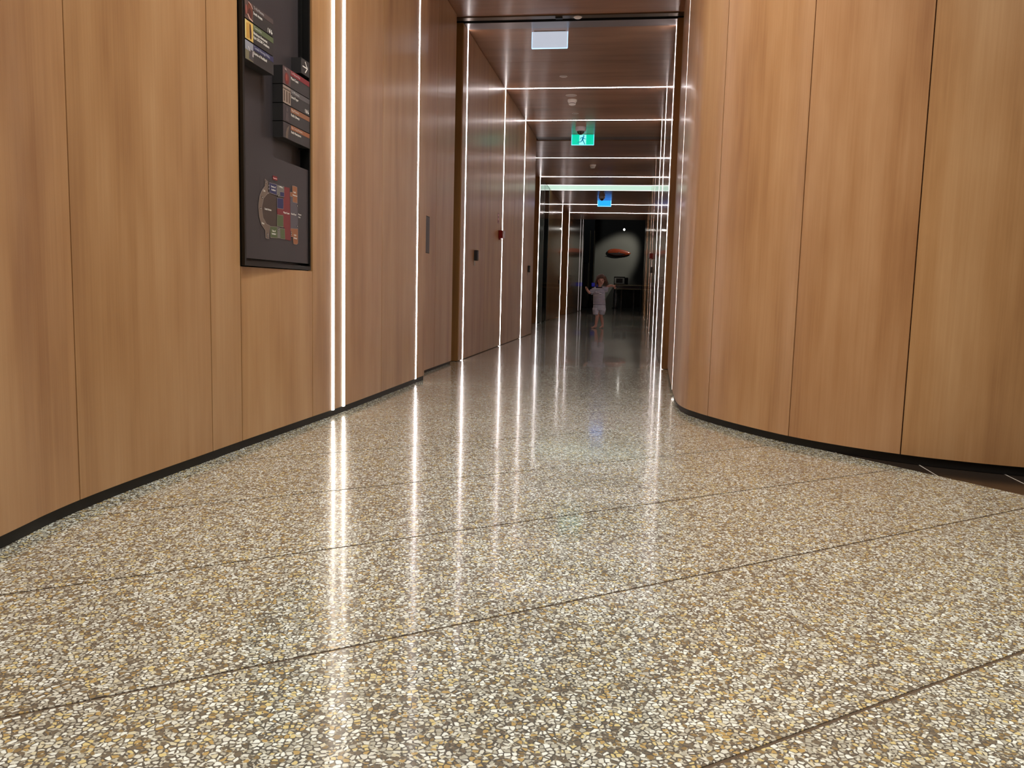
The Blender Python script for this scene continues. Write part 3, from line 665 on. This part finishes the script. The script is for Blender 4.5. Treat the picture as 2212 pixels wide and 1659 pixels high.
DM = pl('exit_door_white', (150, 255, 246), .3, emit=(150, 255, 246), es=.9)
MANM = pl('exit_figure_blue', (0, 120, 170), .3, emit=(0, 120, 175), es=.6)
xc = -.798; zb = 2.606
def frontpoly(name, pts, y, mat, t=.0008):
    n = len(pts); V = [(a, y, b) for a, b in pts] + [(a, y-t, b) for a, b in pts]
    ob = mesh_obj(name, V, [tuple(range(n)), tuple(range(2*n-1, n-1, -1))] + [(i, n+i, n+(i+1) % n, (i+1) % n) for i in range(n)], mat)
    bm = bmesh.new(); bm.from_mesh(ob.data); bmesh.ops.recalc_face_normals(bm, faces=bm.faces); bm.to_mesh(ob.data); bm.free(); return ob
put(pan, frontpoly('door_symbol', [(xc-.046, zb), (xc+.046, zb), (xc+.046, zb+.13), (xc-.046, zb+.13)], 11.3735, DM))
def fbar(p, q, w): return bar(p, q, w)
man = [(xc+.012+.011*math.cos(a*.5236), zb+.112+.011*math.sin(a*.5236)) for a in range(12)]
put(pan, frontpoly('figure', man, 11.3724, MANM))
for i, (p, q, w) in enumerate((((xc+.006, zb+.10), (xc-.004, zb+.06), .022), ((xc+.004, zb+.098), (xc-.026, zb+.088), .009), ((xc-.026, zb+.09), (xc-.036, zb+.068), .008), ((xc+.006, zb+.098), (xc+.024, zb+.074), .009),
                  ((xc+.022, zb+.076), (xc+.044, zb+.074), .008), ((xc-.002, zb+.062), (xc+.014, zb+.036), .013), ((xc+.012, zb+.038), (xc+.028, zb+.006), .011), ((xc-.006, zb+.062), (xc-.024, zb+.038), .013), ((xc-.022, zb+.036), (xc-.060, zb+.034), .010), ((xc-.058, zb+.036), (xc-.066, zb+.018), .008), ((xc+.024, zb+.006), (xc+.040, zb+.006), .007))):
    put(pan, frontpoly('figure', fbar(p, q, w), 11.3724-.00005*(i+1), MANM))
hanging('hanging_sign', 19.25, -.957, -.646, 2.601, 'small bright blue backlit sign hanging far along the corridor', (30, 130, 235), (120, 190, 255), 2.1)

# ------------------------------------------------------------------ dark hall at the end
YB = 35.65
wk = struct(box('wall_back', -7, 6, YB, YB+.1, 0, 5, ROOMW))
struct(box('wall_hall_left', -7.1, -7, 28.5, 37, 0, 5, ROOMD)); struct(box('wall_hall_right', 5, 5.1, 28.5, 37, 0, 5, ROOMD))
struct(box('wall_hall_front_left', -7, -2.15, 28.55, 28.65, 0, 5, ROOMD)); struct(box('wall_hall_front_right', .36, 6, 28.55, 28.65, 0, 5, ROOMD))
pr_ = struct(box('wall_hall_pier', -3.6, -1.80, 34.6, 35.6, 0, 5, pl('dark_green_paint', (40, 44, 42), .6)))
GOLD = pl('old_brass', (150, 138, 108), .35, .6)
for x in (-1.97, -1.80): box('edge_trim', x-.012, x+.012, 34.585, 34.6, .3, 3.2, GOLD, pr_)
art = empty('wall_sculpture', (-.785, 35.59, 2.36), 'glowing orange lens shaped sculpture lit on the dark back wall', 'sculpture')
V = []; Fc = []; nu, nv = 28, 10
for j in range(nv+1):                       # hollow timber shell, opening turned down to the left
    t = j/nv*math.pi
    for i in range(nu):
        a = 2*math.pi*i/nu; r = math.sin(t)
        V.append((.5*r*math.cos(a), -.05*math.cos(t), .15*r*math.sin(a)*(1-.25*math.cos(a))))
for j in range(nv):
    for i in range(nu): Fc.append((j*nu+i, j*nu+(i+1) % nu, (j+1)*nu+(i+1) % nu, (j+1)*nu+i))
sh = mesh_obj('shell', V, Fc, pl('orange_timber', (132, 50, 18), .35, coat=.4, var=.35), art, smooth=True); sh.rotation_euler = (0, math.radians(3), 0)
hol = mesh_obj('hollow', [(-.48+.8*(i/11), -.052-.004*math.sin(i/11*math.pi), -.03-.02*i/11+(-.07*math.sin(i/11*math.pi) if k else .035*math.sin(i/11*math.pi))) for k in (0, 1) for i in range(12)],
               [(i, i+1, 13+i, 12+i) for i in range(11)], pl('dark_hollow', (30, 10, 6), .8), art)
keep(MB().rev([(.03, 0), (.03, .12)], (-.78, 35.53, 2.36), 12, 'Y').build('wall_mount', STEEL), art)
sl = empty('spotlight', (-.57, 34.0, 3.24), 'tiny bright spotlight hanging high in the dark hall', 'light')
keep(MB().rev([(.045, 0), (.05, .03), (.05, .14), (.03, .17)], (-.57, 34.0, 3.215), 16, 'Y').build('housing', BLACK, smooth=True), sl)
keep(MB().rev([(.038, -.006), (.038, .004)], (-.57, 34.0, 3.215), 16, 'Y').build('lens', pl('spot_lens', (255, 250, 240), .4, emit=(255, 250, 240), es=20)), sl)
keep(box('stem', -.576, -.564, 34.05, 34.062, 3.25, 5.0, BLACK), sl)
def spot(name, loc, tgt, power, size, col, blend=.5, soft=.05):
    ld = bpy.data.lights.new(name, 'SPOT'); ld.energy = power; ld.color = col; ld.spot_size = math.radians(size); ld.spot_blend = blend; ld.shadow_soft_size = soft
    o = bpy.data.objects.new(name, ld); COL.objects.link(o); o.location = loc
    o.rotation_euler = (Vector(tgt)-Vector(loc)).to_track_quat('-Z', 'Y').to_euler(); return o
spot('gallery_spot', (1.0, 33.6, 4.5), (-1.0, YB, 2.0), SPOT_ART, 33, (1, .95, .86), .6, .12)
spot('table_fill', (-.9, 33.6, 4.6), (-.7, 35.1, 1.1), 70, 26, (1, .95, .86), .8)  # added lamp without a fixture, brightens the picture on the table
hl = bpy.data.lights.new('hall_fill', 'POINT'); hl.energy = 14; hl.color = (.85, .9, 1); hl.shadow_soft_size = .3  # added unseen point lamp, faint ambient fill for the hall
ho = bpy.data.objects.new('hall_fill', hl); COL.objects.link(ho); ho.location = (-2.5, 31.5, 4.6)
# console table with picture, barrier posts, cabinet
WD = pl('very_dark_timber', (30, 20, 16), .35, coat=.3)
ct = empty('console_table', (-.3, 35.2, 0), 'long dark console table with a pale gilded edge under the sculpture', 'table')
keep(box('top', -.93, .30, 34.9, 35.6, .955, 1.0, WD, bevel=.004), ct)
keep(box('edge_moulding', -.93, .30, 34.885, 34.9, .962, .995, GOLD), ct)
keep(box('apron', -.88, .26, 34.95, 35.55, .80, .955, WD), ct)
keep(box('lower_moulding', -.88, .26, 34.94, 34.95, .80, .83, GOLD), ct)
for x in (-.86, -.62, -.1, .20): keep(box('leg', x, x+.05, 35.0, 35.05, 0, .80, WD), ct)
keep(box('drawer_front', -.55, .15, 34.942, 34.95, .845, .94, pl('dark_red_timber', (50, 16, 14), .4)), ct)
pf = empty('framed_picture', (-.70, 35.1, 1.0), 'small framed picture with a pale mount standing on the console table', 'picture')
f_ = MB().box(-.935, -.905, 35.05, 35.09, 1.0, 1.33).box(-.495, -.465, 35.05, 35.09, 1.0, 1.33).box(-.905, -.495, 35.05, 35.09, 1.30, 1.33).box(-.905, -.495, 35.05, 35.09, 1.0, 1.03)
keep(f_.build('frame', BLACK), pf)
keep(box('mount', -.905, -.495, 35.06, 35.08, 1.03, 1.30, pl('pale_mount', (150, 146, 138), .6)), pf)
keep(box('print', -.84, -.57, 35.055, 35.06, 1.075, 1.255, pl('dark_print', (34, 28, 26), .5, var=.3)), pf)
keep(box('side_case', -.465, -.34, 35.05, 35.3, 1.0, 1.30, BLACK, bevel=.03), pf)
def post(x, h, label):
    o = empty('barrier_post', (x, 34.3, 0), label, 'post', 'barrier posts in the dark hall')
    keep(MB().rev([(.06, 0), (.06, .01), (.02, .02)], (x, 34.3, 0), 20).build('base', BLACK), o)
    keep(MB().rev([(.016, .02), (.016, h)], (x, 34.3, 0), 12).build('pole', STEEL, smooth=True), o)
    keep(MB().rev([(.025, h), (.03, h+.02), (.02, h+.04)], (x, 34.3, 0), 12).build('finial', STEEL, smooth=True), o)
post(-.905, .78, 'taller thin silver barrier post left of the console table legs'); post(-.775, .58, 'shorter thin silver barrier post right beside the taller one')
ks = empty('cabinet', (-2.05, 33.0, 0), 'tall black display cabinet at the left edge of the dark hall', 'cabinet')
keep(box('body', -2.2, -1.93, 33.0, 33.5, 0, 1.82, BLACK, bevel=.006), ks); keep(box('door', -2.19, -1.94, 32.985, 33.0, .05, 1.78, RDBLK), ks)
bs = empty('display_stand', (-1.55, 31.5, 0), 'glowing blue screen on a dark stand behind the child', 'screen')
keep(box('stand', -1.64, -1.48, 31.52, 31.7, 0, .86, BLACK), bs)
keep(box('screen', -1.68, -1.42, 31.48, 31.5, .86, 1.0, pl('blue_screen', (30, 30, 120), .2, emit=(40, 44, 160), es=.25)), bs)
keep(box('bezel', -1.69, -1.41, 31.5, 31.52, .85, 1.01, BLACK), bs)

# ------------------------------------------------------------------ child
KY = 14.2
kid = empty('person', (-.62, KY, 0), 'barefoot small child with tousled light brown hair in striped top and grey shorts, arms out', 'person')
SKIN = pl('skin', (206, 156, 140), .5); HAIR = None
def skin_mesh(name, nodes, edges, mat, levels=2):
    bm = bmesh.new(); sk = bm.verts.layers.skin.verify(); vs = []
    for i, (x, y, z, r) in enumerate(nodes):
        v = bm.verts.new((x, y, z)); rr = r if isinstance(r, tuple) else (r, r); v[sk].radius = rr; v[sk].use_root = (i == 0); vs.append(v)
    for a, b in edges: bm.edges.new((vs[a], vs[b]))
    me = bpy.data.meshes.new(name); bm.to_mesh(me); bm.free(); me.materials.append(mat)
    o = bpy.data.objects.new(name, me); COL.objects.link(o)
    s = o.modifiers.new('skin', 'SKIN'); s.use_smooth_shade = True
    u = o.modifiers.new('smooth', 'SUBSURF'); u.levels = levels; u.render_levels = levels
    return o
K = lambda x, dy, z, r: (x, KY+dy, z, r)
nodes = [K(-.615, 0, .42, (.062, .05)), K(-.617, 0, .52, (.064, .05)), K(-.620, 0, .62, (.062, .046)), K(-.622, 0, .675, (.040, .036)), K(-.620, 0, .712, .026), K(-.612, -.008, .742, .030)]
edges = [(0, 1), (1, 2), (2, 3), (3, 4), (4, 5)]
def chain(start, pts):
    prev = start
    for p in pts:
        nodes.append(p); edges.append((prev, len(nodes)-1)); prev = len(nodes)-1
    return prev
# head: chin, cheeks, brow, crown
chain(5, [K(-.603, -.016, .775, (.050, .052)), K(-.598, -.010, .825, (.070, .070)), K(-.598, 0, .872, (.058, .060)), K(-.600, 0, .900, .034)])
# legs
a = chain(0, [K(-.655, 0, .37, .044), K(-.646, -.012, .29, .042), K(-.640, -.02, .21, .034), K(-.648, -.02, .14, .032), K(-.658, -.02, .06, .020), K(-.664, -.035, .030, .019), K(-.700, -.075, .017, .016), K(-.732, -.105, .011, .011)])
hl = len(nodes); nodes.append(K(-.650, -.005, .020, .016)); edges.append((a-2, hl))
b = chain(0, [K(-.585, .01, .37, .044), K(-.585, .02, .29, .042), K(-.578, .03, .21, .034), K(-.558, .05, .14, .031), K(-.545, .06, .06, .020), K(-.548, .045, .030, .018), K(-.572, .005, .017, .015), K(-.596, -.025, .011, .011)])
nodes.append(K(-.538, .075, .020, .015)); edges.append((b-2, len(nodes)-1))
# arm on the left of the picture: bent, hand held up at shoulder height
ha = chain(2, [K(-.700, .0, .655, .030), K(-.752, -.01, .615, .024), K(-.785, -.03, .600, .026), K(-.812, -.05, .632, .023), K(-.832, -.06, .662, .018), K(-.842, -.066, .682, (.024, .015))])
for j, (dx, dz, dy, l) in enumerate(((-.020, .006, -.004, .8), (-.014, .020, -.010, 1.), (-.004, .024, -.012, 1.), (.007, .020, -.010, .9), (.020, .002, -.008, .9))):
    chain(ha, [K(-.842+dx*.6, -.066+dy, .682+dz*.6, .0075), K(-.842+dx*1.25*l, -.070+dy*2.4, .682+dz*1.25*l, .0062)])
# arm on the right: raised outwards, hand hanging from the wrist
hb = chain(2, [K(-.538, 0, .675, .030), K(-.485, .0, .715, .023), K(-.440, -.01, .742, .026), K(-.400, -.02, .738, .023), K(-.372, -.03, .732, .018), K(-.356, -.035, .720, (.022, .014))])
for j, (dx, dz, dy, l) in enumerate(((-.010, -.024, -.002, .95), (-.001, -.028, -.006, 1.), (.008, -.026, -.008, .95), (.016, -.020, -.006, .85), (.006, .022, -.008, .9))):
    chain(hb, [K(-.356+dx*.7, -.035+dy, .720+dz*.6, .0075), K(-.356+dx*1.2*l, -.038+dy*2.2, .720+dz*1.3*l, .0062)])
body = skin_mesh('body', nodes, edges, SKIN); keep(body, kid)
# striped top and shorts: lofted rings
def striped():
    m, nt, b = new_mat('striped_jersey'); N = nt.nodes; L = nt.links
    g = N.new('ShaderNodeNewGeometry'); sx = N.new('ShaderNodeSeparateXYZ'); L.new(g.outputs['Position'], sx.inputs[0])
    s = math_n(N, L, 'FRACT', math_n(N, L, 'MULTIPLY', sx.outputs['Z'], 43.0)); t = math_n(N, L, 'GREATER_THAN', s, .52)
    mx = N.new('ShaderNodeMix'); mx.data_type = 'RGBA'; mx.inputs[6].default_value = lin((236, 234, 246)); mx.inputs[7].default_value = lin((52, 52, 84))
    L.new(t, mx.inputs[0]); L.new(mx.outputs[2], b.inputs['Base Color']); b.inputs['Roughness'].default_value = .9; return m
def loft(name, rings, mat, n=20, cap=False):
    """ring = (cx, cy, cz, rx, ry, tilt_x) - horizontal ellipse, gently folded"""
    V = []; Fc = []
    for k, (cx, cy_r, cz, rx, ry, fold) in enumerate(rings):
        for i in range(n):
            a = 2*math.pi*i/n; w = 1+fold*math.sin(a*5+k*.4)
            V.append((cx+rx*w*math.cos(a), KY+cy_r+ry*w*math.sin(a), cz+fold*.04*math.cos(3*a)))
    for k in range(len(rings)-1):
        for i in range(n): Fc.append((k*n+i, k*n+(i+1) % n, (k+1)*n+(i+1) % n, (k+1)*n+i))
    o = mesh_obj(name, V, Fc, mat, None, True)
    s = o.modifiers.new('cloth', 'SOLIDIFY'); s.thickness = .004; s.offset = 1; u = o.modifiers.new('smooth', 'SUBSURF'); u.levels = 1; u.render_levels = 2
    return o
def tube(name, pts, mat, n=14, squash=.85):
    """tapered open tube along 3-D points (x,dy,z,r)"""
    V = []; Fc = []; P = [Vector((p[0], KY+p[1], p[2])) for p in pts]
    for k, p in enumerate(P):
        t = (P[min(k+1, len(P)-1)]-P[max(k-1, 0)]).normalized(); a_ = t.cross(Vector((0, 1, 0))).normalized(); b_ = t.cross(a_)
        for i in range(n):
            q = 2*math.pi*i/n; V.append(p+a_*pts[k][3]*math.cos(q)+b_*pts[k][3]*squash*math.sin(q))
    for k in range(len(pts)-1):
        for i in range(n): Fc.append((k*n+i, k*n+(i+1) % n, (k+1)*n+(i+1) % n, (k+1)*n+i))
    o = mesh_obj(name, V, Fc, mat, None, True)
    s = o.modifiers.new('cloth', 'SOLIDIFY'); s.thickness = .003; s.offset = 1
    return o
ST = striped()
keep(loft('shirt', [(-.620, 0, .702, .040, .040, 0), (-.620, 0, .690, .070, .052, 0), (-.620, 0, .668, .098, .062, 0), (-.622, 0, .63, .106, .070, .01), (-.624, 0, .58, .104, .074, .02), (-.622, 0, .52, .104, .077, .03),
                    (-.617, 0, .46, .106, .080, .03), (-.612, 0, .405, .110, .082, .04)], ST), kid)
keep(tube('sleeve', [(-.668, 0, .672, .048), (-.712, -.004, .650, .046), (-.752, -.010, .624, .044), (-.778, -.014, .606, .043)], ST), kid)
keep(tube('sleeve', [(-.570, 0, .676, .046), (-.532, .0, .678, .044), (-.500, .0, .676, .046), (-.470, 0, .672, .050)], ST), kid)
keep(loft('collar', [(-.620, 0, .696, .045, .043, 0), (-.620, 0, .704, .042, .041, 0), (-.620, 0, .710, .041, .040, 0)], pl('dark_collar', (36, 36, 52), .9)), kid)
CL = pl('cloud_print', (206, 198, 214), .9)
for (x, z, r) in ((-.665, .615, .018), (-.645, .622, .02), (-.625, .614, .017), (-.607, .598, .016), (-.592, .594, .014)):
    pr2 = mesh_obj('cloud_print', [(x+r*math.cos(t*.5236), KY-.076-.003, z+r*.75*math.sin(t*.5236)) for t in range(12)]+[(x+r*math.cos(t*.5236), KY-.060, z+r*.75*math.sin(t*.5236)) for t in range(12)],
                   [tuple(range(11, -1, -1))]+[(i, (i+1) % 12, 12+(i+1) % 12, 12+i) for i in range(12)], CL); keep(pr2, kid)
SHM = pl('grey_blue_cotton', (196, 196, 212), .9, var=.25, bump=.6)
keep(loft('shorts', [(-.612, 0, .425, .104, .076, .0), (-.612, 0, .39, .108, .080, .03), (-.612, 0, .35, .112, .082, .03), (-.612, .004, .315, .112, .082, .02)], SHM), kid)
keep(tube('shorts_leg', [(-.668, -.004, .345, .058), (-.668, -.01, .30, .054), (-.668, -.014, .25, .047), (-.670, -.014, .232, .045)], SHM, squash=1.2), kid)
keep(tube('shorts_leg', [(-.560, .006, .345, .060), (-.562, .01, .30, .056), (-.568, .018, .262, .050), (-.570, .02, .245, .048)], SHM, squash=1.2), kid)
# face
def ball(name, x, dy, z, rx, ry, rz, mat, n=12):
    m = MB().rev([(max(.02, math.sin(t/6*math.pi)), -math.cos(t/6*math.pi)) for t in range(7)], (0, 0, 0), n)
    m.v = [(x+v[0]*rx, KY+dy+v[1]*ry, z+v[2]*rz) for v in m.v]
    return keep(m.build(name, mat, smooth=True), kid)
EY = pl('eye_dark', (30, 22, 22), .3); LP = pl('lips', (150, 78, 76), .5)
for dx in (-.022, .026): ball('eye', -.594+dx, -.073, .822+dx*.12, .0085, .005, .0055, EY); ball('eyebrow', -.594+dx, -.073, .838+dx*.12, .012, .004, .0025, pl('brow', (110, 78, 58), .8))
ball('nose', -.590, -.082, .803, .0085, .011, .010, SKIN); ball('mouth', -.590, -.070, .779, .014, .005, .0042, LP)
ball('ear', -.668, .0, .81, .008, .014, .018, SKIN); ball('ear', -.527, .004, .815, .008, .014, .018, SKIN)
HAIR = pl('light_brown_hair', (96, 66, 54), .45, var=.35, bump=.5)
V = []; Fc = []; nu, nv = 32, 12       # cap of hair, open over the face
for j in range(nv+1):
    t = j/nv*1.95
    for i in range(nu):
        a = 2*math.pi*i/nu; fr_ = max(0, -math.sin(a)); tt = t*(1-.48*fr_**2) if t > .3 else t
        rr = 1.08+.03*math.sin(a*9+j)+.02*math.sin(a*17)
        V.append((-.600+.079*rr*math.sin(tt)*math.cos(a), KY+.006+.084*rr*math.sin(tt)*math.sin(a), .838+.098*math.cos(tt)))
for j in range(nv):
    for i in range(nu): Fc.append((j*nu+i, j*nu+(i+1) % nu, (j+1)*nu+(i+1) % nu, (j+1)*nu+i))
hc = mesh_obj('hair', V, Fc, HAIR, None, True); s_ = hc.modifiers.new('thick', 'SOLIDIFY'); s_.thickness = .008; s_.offset = 0; keep(hc, kid)
lk_ = MB()      # loose locks falling to the shoulders, blown to the right of the picture
rnd = random.Random(3)
def lock(p0, p1, p2, r):
    n = 6; b0 = len(lk_.v)
    for k in range(6):
        t = k/5; p = Vector(p0)*(1-t)**2+2*Vector(p1)*t*(1-t)+Vector(p2)*t*t; rr = r*(1-.75*t)
        for i in range(n):
            q = 2*math.pi*i/n; lk_.v.append((p.x+rr*math.cos(q), p.y+rr*.7*math.sin(q), p.z))
    for k in range(5):
        for i in range(n): lk_.f.append((b0+k*n+i, b0+k*n+(i+1) % n, b0+(k+1)*n+(i+1) % n, b0+(k+1)*n+i))
for i in range(70):
    a = rnd.uniform(-.75, math.pi+.75); x = -.600+.074*math.cos(a); y = KY+.006+.078*math.sin(a)
    side = 1 if math.cos(a) > 0 else -1; out = abs(math.cos(a))*(.06 if side > 0 else .025)*rnd.uniform(.4, 1.2)
    lock((x, y, .87+rnd.uniform(-.04, .03)), (x+side*out*.6+.006*side, y, .80), (x+side*out, y+rnd.uniform(-.01, .02), .70+rnd.uniform(0, .06)), rnd.uniform(.007, .012))
for i in range(9):   # fringe
    x = -.655+.012*i; lock((x+.01, KY-.058, .905-abs(i-4)*.004), (x-.002, KY-.088, .875), (x-.012-.002*i, KY-.078, .835+.004*(i-2) if i < 4 else .855), .008)
keep(lk_.build('hair_locks', HAIR, smooth=True), kid)
